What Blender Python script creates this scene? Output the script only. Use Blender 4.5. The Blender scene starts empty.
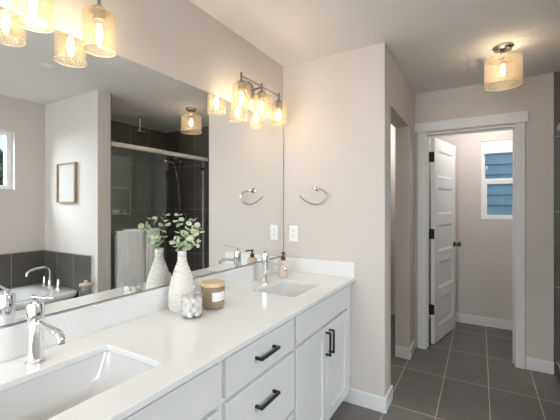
import bpy, bmesh, math, random
from mathutils import Vector, Matrix
random.seed(7)
scene = bpy.context.scene
COL = scene.collection
PI = math.pi

# ------------------------------------------------------------------ camera
cd = bpy.data.cameras.new('camera')
cam = bpy.data.objects.new('camera', cd); COL.objects.link(cam)
cd.sensor_fit = 'HORIZONTAL'; cd.sensor_width = 36.0
cd.lens = 36.0 * 340.56 / 560.0
cd.shift_y = -4.22 / 560.0
cd.clip_start = 0.02
cam.location = (1.316, 0.0, 1.363)
cam.rotation_euler = (PI / 2, 0, math.radians(30.47))
scene.camera = cam

# ------------------------------------------------------------------ world, daylight, exposure
world = bpy.data.worlds.new('world'); scene.world = world; world.use_nodes = True
wn = world.node_tree; wn.nodes.clear()
w_out = wn.nodes.new('ShaderNodeOutputWorld'); w_bg = wn.nodes.new('ShaderNodeBackground')
w_tc = wn.nodes.new('ShaderNodeTexCoord'); w_sep = wn.nodes.new('ShaderNodeSeparateXYZ'); w_r = wn.nodes.new('ShaderNodeValToRGB')
wn.links.new(w_tc.outputs['Generated'], w_sep.inputs[0]); wn.links.new(w_sep.outputs['Z'], w_r.inputs[0])
w_r.color_ramp.elements[0].position = 0.0; w_r.color_ramp.elements[0].color = (0.62, 0.76, 0.9, 1)
w_r.color_ramp.elements[1].position = 0.55; w_r.color_ramp.elements[1].color = (0.25, 0.48, 0.85, 1)
wn.links.new(w_r.outputs[0], w_bg.inputs[0]); w_bg.inputs[1].default_value = 1.0
wn.links.new(w_bg.outputs[0], w_out.inputs[0])

def area_light(name, loc, target, sx, sy, power, col):
    l = bpy.data.lights.new(name, 'AREA'); l.shape = 'RECTANGLE'; l.size = sx; l.size_y = sy
    l.energy = power; l.color = col
    o = bpy.data.objects.new(name, l); COL.objects.link(o); o.location = loc
    o.rotation_euler = (Vector(target) - Vector(loc)).to_track_quat('-Z', 'Y').to_euler()
    return o
# daylight at the tub and toilet room windows; the rear pair is added fill
area_light('daylight_rear_window_left', (.58, -1.58, 1.45), (.85, 1.5, 1.7), .84, 1.7, 26, (1.0, 0.975, 0.95))
area_light('daylight_rear_window_right', (2.36, -1.58, 1.45), (1.5, 1.5, 1.7), .56, 1.7, 15, (1.0, 0.975, 0.95))
area_light('daylight_tub_window', (3.3, 0.75, 2.35), (1.0, 0.9, 0.9), 1.0, 0.8, 65, (0.95, 0.98, 1.0))
area_light('daylight_toilet_room_window', (1.65, 5.0, 2.75), (1.6, 4.2, 1.4), 0.6, 0.6, 4.5, (0.95, 0.98, 1.0))

scene.view_settings.view_transform = 'Standard'
scene.view_settings.look = 'None'
scene.view_settings.gamma = 1.0
scene.view_settings.use_curve_mapping = False
scene.view_settings.exposure = .95

# ------------------------------------------------------------------ materials
def new_mat(name):
    m = bpy.data.materials.new(name); m.use_nodes = True
    return m, m.node_tree, m.node_tree.nodes['Principled BSDF']

def plain(name, col, rough=0.5, metal=0.0, noise=0.0, nscale=30.0, bump=0.0, coat=0.0, spec=0.5, sheen=0.0):
    m, nt, b = new_mat(name)
    b.inputs['Roughness'].default_value = rough; b.inputs['Metallic'].default_value = metal
    b.inputs['Coat Weight'].default_value = coat; b.inputs['Specular IOR Level'].default_value = spec
    b.inputs['Sheen Weight'].default_value = sheen
    tc = nt.nodes.new('ShaderNodeTexCoord'); n = nt.nodes.new('ShaderNodeTexNoise')
    n.inputs['Scale'].default_value = nscale; n.inputs['Detail'].default_value = 4
    nt.links.new(tc.outputs['Object'], n.inputs['Vector'])
    r = nt.nodes.new('ShaderNodeValToRGB')
    k0, k1 = 1 - noise, 1 + noise
    r.color_ramp.elements[0].position = .3; r.color_ramp.elements[1].position = .7
    r.color_ramp.elements[0].color = tuple(min(1, c * k0) for c in col) + (1,)
    r.color_ramp.elements[1].color = tuple(min(1, c * k1) for c in col) + (1,)
    nt.links.new(n.outputs['Fac'], r.inputs[0]); nt.links.new(r.outputs[0], b.inputs['Base Color'])
    if bump:
        bp = nt.nodes.new('ShaderNodeBump'); bp.inputs['Strength'].default_value = bump; bp.inputs['Distance'].default_value = .002
        nt.links.new(n.outputs['Fac'], bp.inputs['Height']); nt.links.new(bp.outputs[0], b.inputs['Normal'])
    return m

def tile_mat(name, ax_u, ax_v, off_u, off_v, wu, wv, col, grout, rough=0.45, mortar=0.0022):
    """stack-bond tiles laid on a world-axis grid"""
    m, nt, b = new_mat(name)
    tc = nt.nodes.new('ShaderNodeNewGeometry'); sp = nt.nodes.new('ShaderNodeSeparateXYZ'); cb = nt.nodes.new('ShaderNodeCombineXYZ')
    nt.links.new(tc.outputs['Position'], sp.inputs[0])
    for ax, off, inp in ((ax_u, off_u, 0), (ax_v, off_v, 1)):
        a = nt.nodes.new('ShaderNodeMath'); a.operation = 'SUBTRACT'; a.inputs[1].default_value = off - 30 * (wu if inp == 0 else wv)
        nt.links.new(sp.outputs[ax], a.inputs[0]); nt.links.new(a.outputs[0], cb.inputs[inp])
    br = nt.nodes.new('ShaderNodeTexBrick'); br.offset = 0.0; br.squash = 1.0
    br.inputs['Scale'].default_value = 1.0; br.inputs['Brick Width'].default_value = wu; br.inputs['Row Height'].default_value = wv
    br.inputs['Mortar Size'].default_value = mortar; br.inputs['Mortar Smooth'].default_value = 0.1; br.inputs['Bias'].default_value = 0
    br.inputs['Color1'].default_value = tuple(c * .93 for c in col) + (1,); br.inputs['Color2'].default_value = tuple(c * 1.07 for c in col) + (1,)
    br.inputs['Mortar'].default_value = grout + (1,)
    nt.links.new(cb.outputs[0], br.inputs['Vector'])
    n = nt.nodes.new('ShaderNodeTexNoise'); n.inputs['Scale'].default_value = 6; n.inputs['Detail'].default_value = 8; n.inputs['Roughness'].default_value = .65
    nt.links.new(tc.outputs['Position'], n.inputs['Vector'])
    mr = nt.nodes.new('ShaderNodeMapRange'); mr.inputs[1].default_value = .3; mr.inputs[2].default_value = .7; mr.inputs[3].default_value = .88; mr.inputs[4].default_value = 1.12
    nt.links.new(n.outputs['Fac'], mr.inputs[0])
    mx = nt.nodes.new('ShaderNodeVectorMath'); mx.operation = 'SCALE'
    nt.links.new(br.outputs['Color'], mx.inputs[0]); nt.links.new(mr.outputs[0], mx.inputs['Scale']); nt.links.new(mx.outputs[0], b.inputs['Base Color'])
    bp = nt.nodes.new('ShaderNodeBump'); bp.inputs['Strength'].default_value = .4; bp.inputs['Distance'].default_value = .002; bp.invert = True
    nt.links.new(br.outputs['Fac'], bp.inputs['Height']); nt.links.new(bp.outputs[0], b.inputs['Normal'])
    b.inputs['Roughness'].default_value = rough
    return m

def thin_glass(name, tint, refl=1.0, diffuse=0.0, dcol=(1, 1, 1), bump=0.0, bscale=150, ior=1.5, rough=0.0):
    """clear sheet: straight-through transparency with Fresnel gloss, optionally a little body colour and seeds"""
    m = bpy.data.materials.new(name); m.use_nodes = True; nt = m.node_tree; nt.nodes.clear()
    out = nt.nodes.new('ShaderNodeOutputMaterial'); tr = nt.nodes.new('ShaderNodeBsdfTransparent'); gl = nt.nodes.new('ShaderNodeBsdfGlossy')
    fr = nt.nodes.new('ShaderNodeFresnel'); mx = nt.nodes.new('ShaderNodeMixShader'); bf = nt.nodes.new('ShaderNodeNewGeometry'); im = nt.nodes.new('ShaderNodeMapRange')
    im.inputs[3].default_value = ior; im.inputs[4].default_value = 1 / ior
    nt.links.new(bf.outputs['Backfacing'], im.inputs[0]); nt.links.new(im.outputs[0], fr.inputs['IOR'])
    tr.inputs[0].default_value = tint + (1,); gl.inputs['Roughness'].default_value = rough
    gl.inputs['Color'].default_value = (refl, refl, refl, 1)
    base = tr
    if diffuse:
        tl = nt.nodes.new('ShaderNodeBsdfTranslucent'); tl.inputs[0].default_value = dcol + (1,)
        df = nt.nodes.new('ShaderNodeBsdfDiffuse'); df.inputs[0].default_value = dcol + (1,)
        m0 = nt.nodes.new('ShaderNodeMixShader'); m0.inputs[0].default_value = .4
        nt.links.new(tl.outputs[0], m0.inputs[1]); nt.links.new(df.outputs[0], m0.inputs[2])
        m1 = nt.nodes.new('ShaderNodeMixShader'); m1.inputs[0].default_value = diffuse
        nt.links.new(tr.outputs[0], m1.inputs[1]); nt.links.new(m0.outputs[0], m1.inputs[2]); base = m1
        if bump:
            tc = nt.nodes.new('ShaderNodeTexCoord'); v = nt.nodes.new('ShaderNodeTexVoronoi'); v.inputs['Scale'].default_value = bscale
            nt.links.new(tc.outputs['Object'], v.inputs['Vector'])
            mr = nt.nodes.new('ShaderNodeMapRange'); mr.inputs[1].default_value = .12; mr.inputs[2].default_value = .3
            mr.inputs[3].default_value = min(1, diffuse * 2.4); mr.inputs[4].default_value = diffuse * .7
            nt.links.new(v.outputs['Distance'], mr.inputs[0]); nt.links.new(mr.outputs[0], m1.inputs[0])
            bp = nt.nodes.new('ShaderNodeBump'); bp.inputs['Strength'].default_value = bump; bp.inputs['Distance'].default_value = .003
            nt.links.new(v.outputs['Distance'], bp.inputs['Height'])
            nt.links.new(bp.outputs[0], gl.inputs['Normal']); nt.links.new(bp.outputs[0], fr.inputs['Normal'])
    nt.links.new(fr.outputs[0], mx.inputs[0]); nt.links.new(base.outputs[0], mx.inputs[1]); nt.links.new(gl.outputs[0], mx.inputs[2])
    nt.links.new(mx.outputs[0], out.inputs[0])
    return m

def emis(name, col, strength):
    m = bpy.data.materials.new(name); m.use_nodes = True; nt = m.node_tree; nt.nodes.clear()
    out = nt.nodes.new('ShaderNodeOutputMaterial'); e = nt.nodes.new('ShaderNodeEmission')
    e.inputs[0].default_value = col + (1,); e.inputs[1].default_value = strength; nt.links.new(e.outputs[0], out.inputs[0])
    return m

def wood_mat(name, c1, c2, scale=(4, 40, 4)):
    m, nt, b = new_mat(name)
    tc = nt.nodes.new('ShaderNodeTexCoord'); mp = nt.nodes.new('ShaderNodeMapping'); mp.inputs['Scale'].default_value = scale
    n = nt.nodes.new('ShaderNodeTexNoise'); n.inputs['Scale'].default_value = 6; n.inputs['Detail'].default_value = 6; n.inputs['Distortion'].default_value = .8
    nt.links.new(tc.outputs['Object'], mp.inputs[0]); nt.links.new(mp.outputs[0], n.inputs['Vector'])
    r = nt.nodes.new('ShaderNodeValToRGB'); r.color_ramp.elements[0].color = c1 + (1,); r.color_ramp.elements[1].color = c2 + (1,)
    r.color_ramp.elements[0].position = .3; r.color_ramp.elements[1].position = .7
    nt.links.new(n.outputs['Fac'], r.inputs[0]); nt.links.new(r.outputs[0], b.inputs['Base Color']); b.inputs['Roughness'].default_value = .5
    return m

M = {}
M['paint'] = plain('wall_paint', (0.64, 0.596, 0.564), .75, noise=.012, nscale=3, bump=.0)
M['ceiling'] = plain('ceiling_paint', (0.78, 0.755, 0.735), .85, noise=.01, nscale=2)
M['trim'] = plain('white_trim_paint', (0.80, 0.80, 0.80), .35, noise=.008, nscale=5)
M['cab'] = plain('white_cabinet_paint', (0.74, 0.74, 0.735), .35, noise=.006, nscale=5)
M['quartz'] = plain('white_quartz', (0.80, 0.80, 0.80), .16, noise=.03, nscale=160)
M['porcelain'] = plain('white_porcelain', (0.66, 0.66, 0.66), .1, coat=.4)
M['acrylic'] = plain('white_acrylic', (0.85, 0.86, 0.86), .14, coat=.3)
M['chrome'] = plain('chrome', (0.84, 0.84, 0.85), .07, metal=1)
M['nickel'] = plain('brushed_nickel', (0.30, 0.285, 0.265), .28, metal=1, noise=.05, nscale=80)
M['satin'] = plain('satin_aluminium', (0.90, 0.90, 0.90), .42, metal=1, noise=.04, nscale=60)
M['black'] = plain('matte_black_metal', (0.014, 0.014, 0.015), .38, noise=.1)
M['bronze'] = plain('dark_bronze', (0.12, 0.085, 0.05), .4, metal=.6, noise=.1)
M['mirror'] = plain('mirror_silver', (0.90, 0.915, 0.91), 0.0, metal=1)
M['mirror_edge'] = plain('mirror_edge', (0.12, 0.12, 0.12), .3, metal=.5)
M['amber_drum'] = thin_glass('seeded_amber_drum_glass', (0.985, 0.93, 0.83), diffuse=.12, dcol=(1.0, 0.88, 0.70), bump=.9, bscale=110)
M['bright_nickel'] = plain('polished_nickel', (0.55, 0.53, 0.50), .22, metal=1)
M['shade_rim'] = thin_glass('amber_glass_rim', (0.98, 0.92, 0.80), diffuse=.45, dcol=(1.0, 0.90, 0.74))
M['shower_glass'] = thin_glass('shower_glass', (0.90, 0.95, 0.93), ior=1.75)
M['window_glass'] = thin_glass('window_glass', (0.93, 0.96, 0.97))
M['clear_glass'] = thin_glass('clear_glass', (0.985, 0.99, 0.99), diffuse=.02, dcol=(.9, .9, .9))
M['bulb_glass'] = thin_glass('bulb_glass', (1.0, 0.95, 0.85))
M['amber'] = thin_glass('seeded_amber_glass', (0.985, 0.93, 0.83), diffuse=.045, dcol=(1.0, 0.88, 0.72), bump=.9, bscale=140)
M['filament'] = emis('lit_bulb', (1.0, 0.86, 0.64), 16)
M['downlight'] = plain('downlight_lens', (.86, .85, .83), .4)
M['added_lens'] = emis('added_downlight_lens', (1.0, .96, .9), 3.0)  # glow for the added shower light
M['dome'] = emis('dome_diffuser', (1.0, 0.93, 0.85), 1.6)  # glow for the added toilet room and closet lamps
TC, TG = (0.098, 0.088, 0.083), (0.30, 0.28, 0.265)
M['floor_tile'] = tile_mat('floor_tile', 0, 1, 1.068, 3.0, .302, .602, (0.165, 0.146, 0.135), (0.55, 0.51, 0.47), .42, .0030)
WT = (0.150, 0.135, 0.127); WG = (0.50, 0.48, 0.46)
M['tile_x'] = tile_mat('wall_tile_end', 0, 2, 2.127, 1.315, .302, .606, WT, WG, .3, .0026)
M['tile_y'] = tile_mat('wall_tile_back', 1, 2, 2.89, 1.315, .30, .606, WT, WG, .3, .0026)
WT = (0.098, 0.090, 0.082); WG = (0.40, 0.39, 0.37)
M['tub_tile_x'] = tile_mat('tub_tile_end', 0, 2, 2.45, .28, .305, .61, WT, WG, .3, .0026)
M['tub_tile_y'] = tile_mat('tub_tile_back', 1, 2, 1.559, .28, .305, .61, WT, WG, .3, .0026)
M['ceramic'] = plain('white_stoneware', (0.72, 0.69, 0.66), .55, noise=.03, nscale=50)
M['leaf'] = plain('eucalyptus_leaf', (0.50, 0.56, 0.40), .5, noise=.25, nscale=25)
M['stem'] = plain('green_stem', (0.20, 0.24, 0.12), .6, noise=.1)
M['amber_jar'] = plain('smoked_amber_glass', (0.30, 0.22, 0.135), .12, coat=.5, noise=.03)
M['label'] = plain('white_paper_label', (0.82, 0.82, 0.81), .6, noise=.01)
M['lid_wood'] = wood_mat('pale_lid_wood', (0.66, 0.45, 0.25), (0.74, 0.54, 0.33), (3, 25, 3))
M['frame_wood'] = wood_mat('oak_frame_wood', (0.30, 0.19, 0.10), (0.42, 0.28, 0.16), (20, 20, 3))
M['stool_wood'] = wood_mat('stool_wood', (0.30, 0.20, 0.12), (0.40, 0.28, 0.17), (3, 25, 3))
M['paper'] = plain('art_paper', (0.56, 0.53, 0.50), .8, noise=.02, nscale=9)
M['soap'] = plain('blush_glass', (0.74, 0.61, 0.49), .25, coat=.4, noise=.02)
M['cotton'] = plain('cotton', (0.76, 0.73, 0.70), .95, noise=.03, nscale=60, bump=.5, sheen=.3)
M['terry'] = plain('terry_cloth', (0.90, 0.90, 0.90), .95, noise=.04, nscale=220, bump=.8, sheen=.4)
M['siding'] = plain('blue_siding_paint', (0.34, 0.43, 0.43), .7, noise=.05, nscale=4)
M['foliage'] = plain('conifer_foliage', (0.16, 0.28, 0.10), .8, noise=.4, nscale=5)
M['bark'] = plain('bark', (0.12, 0.08, 0.05), .9, noise=.3)
M['grass'] = plain('lawn', (0.08, 0.14, 0.05), .9, noise=.3, nscale=4)
M['plastic'] = plain('white_plastic', (0.86, 0.86, 0.86), .3, noise=.005)
M['dark'] = plain('dark_slot', (0.03, 0.03, 0.03), .6)
M['rope'] = plain('beige_lid', (0.62, 0.53, 0.40), .6, noise=.1, nscale=40)

# ------------------------------------------------------------------ builders
def finish(name, bm, mats, parent=None, smooth=True, angle=32, bevel=0.0, seg=2, subsurf=0):
    if not isinstance(mats, (list, tuple)): mats = [mats]
    bmesh.ops.recalc_face_normals(bm, faces=bm.faces)
    me = bpy.data.meshes.new(name); bm.to_mesh(me); bm.free()
    for m in mats: me.materials.append(m)
    if smooth:
        for p in me.polygons: p.use_smooth = True
        try: me.set_sharp_from_angle(angle=math.radians(angle))
        except Exception: pass
    o = bpy.data.objects.new(name, me); COL.objects.link(o)
    if parent is not None: o.parent = parent
    if bevel:
        b = o.modifiers.new('bevel', 'BEVEL'); b.width = bevel; b.segments = seg; b.limit_method = 'ANGLE'; b.angle_limit = math.radians(40); b.harden_normals = False
    if subsurf:
        s = o.modifiers.new('sub', 'SUBSURF'); s.levels = subsurf; s.render_levels = subsurf
    return o

def thing(name, label, cat, loc=(0, 0, 0), rz=0, group=None):
    o = bpy.data.objects.new(name, None); COL.objects.link(o); o.location = loc; o.rotation_euler = (0, 0, rz)
    o.empty_display_size = .05
    o['label'] = label; o['category'] = cat
    if group: o['group'] = group
    return o

def tag(o, label, cat, group=None, kind=None):
    o['label'] = label; o['category'] = cat
    if group: o['group'] = group
    if kind: o['kind'] = kind
    return o

def struct(o, label=None):
    o['kind'] = 'structure'
    if label: o['label'] = label; o['category'] = o.name.split('_')[0].split('.')[0]
    return o

def box(bm, x0, x1, y0, y1, z0, z1, mat=0, M4=None):
    vs = [bm.verts.new((x, y, z)) for x in (x0, x1) for y in (y0, y1) for z in (z0, z1)]
    if M4 is not None:
        for v in vs: v.co = M4 @ v.co
    for f in ((0, 1, 3, 2), (4, 6, 7, 5), (0, 4, 5, 1), (2, 3, 7, 6), (0, 2, 6, 4), (1, 5, 7, 3)):
        bm.faces.new([vs[i] for i in f]).material_index = mat

def one_box(name, dims, m, parent=None, bevel=0.0, seg=2):
    bm = bmesh.new(); box(bm, *dims); return finish(name, bm, m, parent, bevel=bevel, seg=seg)

def slab(bm, us, vs, w0, w1, holes, place):
    """grid plate with rectangular holes; place(u,v,w) -> xyz. holes: set of (i,j) cells"""
    nu, nv = len(us), len(vs); V = {}
    def vert(i, j, k):
        if (i, j, k) not in V: V[(i, j, k)] = bm.verts.new(place(us[i], vs[j], (w0, w1)[k]))
        return V[(i, j, k)]
    solid = lambda i, j: 0 <= i < nu - 1 and 0 <= j < nv - 1 and (i, j) not in holes
    for i in range(nu - 1):
        for j in range(nv - 1):
            if not solid(i, j): continue
            for k in (0, 1): bm.faces.new([vert(i, j, k), vert(i + 1, j, k), vert(i + 1, j + 1, k), vert(i, j + 1, k)])
            for (a, b, di, dj) in (((i, j), (i + 1, j), 0, -1), ((i + 1, j), (i + 1, j + 1), 1, 0), ((i + 1, j + 1), (i, j + 1), 0, 1), ((i, j + 1), (i, j), -1, 0)):
                if not solid(i + di, j + dj):
                    bm.faces.new([vert(*a, 0), vert(*b, 0), vert(*b, 1), vert(*a, 1)])

def loft(bm, loops, cap0=True, cap1=True, closed=True, mat=0):
    rows = [[bm.verts.new(p) for p in l] for l in loops]
    n = len(rows[0])
    for a, b in zip(rows, rows[1:]):
        for i in range(n if closed else n - 1):
            j = (i + 1) % n
            bm.faces.new([a[i], a[j], b[j], b[i]]).material_index = mat
    if cap0: bm.faces.new(rows[0][::-1]).material_index = mat
    if cap1: bm.faces.new(rows[-1]).material_index = mat

def lathe(bm, prof, n=32, c=(0, 0, 0), mat=0, cap0=True, cap1=True):
    loops = []
    for r, z in prof:
        r = max(r, 1e-4)
        loops.append([(c[0] + r * math.cos(2 * PI * i / n), c[1] + r * math.sin(2 * PI * i / n), c[2] + z) for i in range(n)])
    loft(bm, loops, cap0, cap1, mat=mat)

def tube(bm, pts, r, n=12, mat=0, flat=1.0):
    pts = [Vector(p) for p in pts]; loops = []
    rs = r if isinstance(r, (list, tuple)) else [r] * len(pts)
    up = None
    for i, p in enumerate(pts):
        d = (pts[min(i + 1, len(pts) - 1)] - pts[max(i - 1, 0)]).normalized()
        if up is None:
            up = Vector((0, 0, 1)) if abs(d.z) < .9 else Vector((1, 0, 0))
        s = d.cross(up)
        if s.length < 1e-5: s = d.cross(Vector((0, 1, 0)))
        s.normalize(); u2 = s.cross(d).normalized(); up = u2
        loops.append([p + rs[i] * (math.cos(2 * PI * k / n) * s + flat * math.sin(2 * PI * k / n) * u2) for k in range(n)])
    loft(bm, loops)

def cyl(bm, a, b, r, n=20, r2=None):
    tube(bm, [a, b], [r, r if r2 is None else r2], n)

def curve_pts(ctrl, n=24):
    """Catmull-Rom through the control points"""
    P = [Vector(c) for c in ctrl]; P = [P[0] * 2 - P[1]] + P + [P[-1] * 2 - P[-2]]
    out = []; seg = len(P) - 3; per = max(2, n // seg)
    for s in range(seg):
        a, b, c, d = P[s:s + 4]
        for k in range(per):
            t = k / per
            out.append(.5 * ((2 * b) + (c - a) * t + (2 * a - 5 * b + 4 * c - d) * t * t + (3 * b - a - 3 * c + d) * t ** 3))
    out.append(P[-2]); return out

def rrect(cx, cy, hx, hy, r, z, n=6):
    pts = []
    for (sx, sy, a0) in ((1, 1, 0), (-1, 1, PI / 2), (-1, -1, PI), (1, -1, 3 * PI / 2)):
        for k in range(n + 1):
            a = a0 + k / n * PI / 2
            pts.append((cx + sx * (hx - r) + r * math.cos(a), cy + sy * (hy - r) + r * math.sin(a), z))
    return pts

# ------------------------------------------------------------------ the room
H = 2.44; XO = 2.719; Y1 = 2.285; X2 = 0.772; Y2 = 3.499; YB = -1.40; XS = 1.757; YP = 1.866; YQ = 1.993
def wall_box(name, dims, m='paint'):
    return struct(one_box(name, dims, M[m]))

fl = struct(one_box('floor', (-1.0, 2.84, YB - .12, 4.63, -.10, 0), M['floor_tile']))
ce = struct(one_box('ceiling', (-1.0, 2.84, YB - .12, 4.63, H, H + .1), M['ceiling']))
wall_box('wall_left', (-.12, 0, YB - .12, Y1 + .12, 0, H))
wall_box('wall_vanity_end', (0, X2, Y1, Y1 + .12, 0, H))
# side wall with the closet opening
bm = bmesh.new()
slab(bm, [Y1 + .12, 2.46, 3.19, Y2], [0, 2.07, H], .652, X2, {(1, 0)}, lambda u, v, w: (w, u, v))
struct(finish('wall_closet_side', bm, M['paint'], smooth=False))
# far wall with the toilet room doorway
bm = bmesh.new()
slab(bm, [.652, .862, 1.580, 2.84], [0, 2.05, H], Y2, Y2 + .12, {(1, 0)}, lambda u, v, w: (u, w, v))
struct(finish('wall_far', bm, M['paint'], smooth=False))
# outer wall with the tub window, toilet room wall with its window, rear wall with added openings
bm = bmesh.new()
slab(bm, [YB - .12, .45, 1.592, Y2], [0, 1.525, 2.11, H], XO, XO + .12, {(1, 1)}, lambda u, v, w: (w, u, v))
struct(finish('wall_right', bm, M['paint'], smooth=False))
bm = bmesh.new()
slab(bm, [0, .12, 1.02, 2.06, 2.66, XO], [0, .60, 2.3, H], YB - .12, YB, {(1, 1), (3, 1)}, lambda u, v, w: (u, w, v))
struct(finish('wall_rear', bm, M['paint'], smooth=False))
bm = bmesh.new()
slab(bm, [.772, 1.322, 1.93, 2.14], [0, 1.208, 2.092, H], 4.51, 4.63, {(1, 1)}, lambda u, v, w: (u, w, v))
struct(finish('wall_toilet_back', bm, M['paint'], smooth=False))
wall_box('wall_toilet_left', (.652, X2, Y2 + .12, 4.63, 0, H))
wall_box('wall_toilet_right', (2.02, 2.14, Y2 + .12, 4.51, 0, H))
wall_box('wall_closet_back', (-1.0, .652, 4.40, 4.52, 0, H))
wall_box('wall_closet_left', (-1.0, -.88, Y1 + .12, 4.40, 0, H))
wall_box('wall_closet_front', (-.88, -.12, Y1, Y1 + .12, 0, H))
wall_box('wall_shower_side', (XS, XO, YP, YQ, 0, H))

# tiled linings
struct(one_box('wall_tile_shower_end', (1.833, XO, Y2 - .012, Y2 - .0005, 0, H), M['tile_x']))
bm = bmesh.new()   # shower back lining with the niche cut out
slab(bm, [YQ, 2.30, 2.883, Y2 - .012], [0, 1.262, 1.588, H], XO - .012, XO - .0005, {(1, 1)}, lambda u, v, w: (w, u, v))
struct(finish('wall_tile_shower_back', bm, M['tile_y'], smooth=False))
struct(one_box('wall_tile_shower_near', (XS + .004, XO - .012, YQ + .0005, YQ + .012, 0, H), M['tile_x']))
struct(one_box('wall_tile_tub_end', (1.835, XO - .012, YP - .012, YP - .0005, 0, .893), M['tub_tile_x']))
struct(one_box('wall_tile_tub_back', (XO - .012, XO - .0005, .06, YP - .0005, 0, .893), M['tub_tile_y']))
struct(one_box('trim_tile_edge', (1.826, 1.835, YP - .013, YP - .0005, 0, .897), M['satin']))
struct(one_box('trim_shower_tile_edge', (1.828, 1.833, Y2 - .014, Y2 - .0005, 0, H), M['mirror_edge']))
struct(one_box('trim_shower_curb', (XS + .105, XS + .185, YQ + .0125, Y2 - .012, 0, .09), M['tile_y'], bevel=.004))
# niche box (recessed into the outer wall lining, built proud inside a shallow recess)
n = struct(one_box('trim_niche_back', (XO - .0012, XO - .0006, 2.30, 2.883, 1.262, 1.588), M['tile_y']))
bm = bmesh.new()
for d in ((XO - .022, XO - .011, 2.292, 2.891, 1.252, 1.262), (XO - .022, XO - .011, 2.292, 2.891, 1.588, 1.596), (XO - .022, XO - .011, 2.883, 2.891, 1.262, 1.588), (XO - .022, XO - .011, 2.292, 2.30, 1.262, 1.588)):
    box(bm, *d)
struct(finish('trim_niche_edge', bm, M['satin'], bevel=.001))

# baseboards
BH = .10
def bb(name, dims): return struct(one_box(name, dims, M['trim'], bevel=.003))
bb('baseboard_vanity_end', (.47, X2 + .013, Y1 - .013, Y1, 0, BH))
bb('baseboard_pillar', (X2, X2 + .013, Y1, 2.473, 0, BH))
bb('baseboard_closet_jamb', (.652, X2 + .013, 3.177, 3.19, 0, BH))
bb('baseboard_side', (X2, X2 + .013, 3.19, Y2 - .02, 0, BH))
bb('baseboard_far', (1.64, 1.833, Y2 - .013, Y2, 0, BH))
bb('baseboard_toilet_back', (X2, 2.02, 4.497, 4.51, 0, BH))
bb('baseboard_toilet_left', (X2, X2 + .013, Y2 + .12, 4.497, 0, BH))
bb('baseboard_closet_back', (-.88, .652, 4.387, 4.40, 0, BH))
bb('baseboard_rear', (0, XO, YB, YB + .013, 0, BH))
bb('baseboard_shower_jamb', (XS - .013, XS, YP - .013, YQ + .01, 0, BH))

# toilet room doorway: jamb and casing
bm = bmesh.new()
box(bm, .862, .876, Y2 - .001, Y2 + .121, 0, 2.05); box(bm, 1.566, 1.580, Y2 - .001, Y2 + .121, 0, 2.05); box(bm, .876, 1.566, Y2 - .001, Y2 + .121, 2.036, 2.05)
box(bm, .876, .886, Y2 + .055, Y2 + .075, 0, 2.036); box(bm, 1.557, 1.566, Y2 + .055, Y2 + .075, 0, 2.036); box(bm, .886, 1.557, Y2 + .055, Y2 + .075, 2.024, 2.036)
struct(finish('trim_1', bm, M['trim'], bevel=.0015))
struct(one_box('trim_2', (.797, .868, Y2 - .019, Y2 - .001, 0, 2.062), M['trim'], bevel=.0025))
struct(one_box('trim_3', (1.569, 1.638, Y2 - .019, Y2 - .001, 0, 2.062), M['trim'], bevel=.0025))
struct(one_box('trim_4', (X2 + .001, 1.660, Y2 - .026, Y2 - .001, 2.062, 2.154), M['trim'], bevel=.003))

# ------------------------------------------------------------------ the open five-panel door
door = bpy.data.objects.new('door_1', None); COL.objects.link(door); struct(door)
door['label'] = 'open white five-panel door of the toilet room'; door['category'] = 'door'
door.location = (.897, Y2 + .135, .012); door.rotation_euler = (0, 0, math.atan2(-(1.052 - .897), .69))
LW, LH = .668, 2.018
zs = [0, .15]
ph = (LH - .15 - .115 - 4 * .105) / 5
for k in range(5):
    zs.append(zs[-1] + ph)
    if k < 4: zs.append(zs[-1] + .105)
zs.append(LH)
bm = bmesh.new()
slab(bm, [0, .105, LW - .105, LW], zs, 0, .035, {(1, 1 + 2 * k) for k in range(5)}, lambda u, v, w: (w, u, v))
for k in range(5):
    z0, z1 = zs[1 + 2 * k], zs[2 + 2 * k]
    for side in (0, 1):
        xo, xi = ((.035, .024) if side else (0, .011))
        o = [(xo, .105, z0), (xo, LW - .105, z0), (xo, LW - .105, z1), (xo, .105, z1)]
        g = .02
        i_ = [(xi, .105 + g, z0 + g), (xi, LW - .105 - g, z0 + g), (xi, LW - .105 - g, z1 - g), (xi, .105 + g, z1 - g)]
        loft(bm, [o, i_], False, True)
leaf = finish('door_leaf', bm, M['trim'], door, smooth=False)
for zz in (1.83, 1.075, .335):
    bm = bmesh.new()
    box(bm, .0, .034, -.0022, -.0002, zz - .05, zz + .05); cyl(bm, (-.004, -.006, zz - .05), (-.004, -.006, zz + .05), .0065, 12)
    box(bm, -.0125, -.0100, -.058, -.006, zz - .05, zz + .05)
    finish('hinge', bm, M['black'], door)
bm = bmesh.new()
for s, x0 in ((1, .035), (-1, 0)):
    lo = []
    for r, d in ((.0, 0), (.031, 0), (.031, .006), (.012, .010), (.011, .030), (.018, .036), (.027, .046), (.028, .056), (.022, .065), (.0, .068)):
        lo.append([(x0 + s * d, .61 + max(r, .0002) * math.cos(2 * PI * i / 24), .93 + max(r, .0002) * math.sin(2 * PI * i / 24)) for i in range(24)])
    loft(bm, lo)
finish('door_knob', bm, M['bronze'], door)

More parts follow.
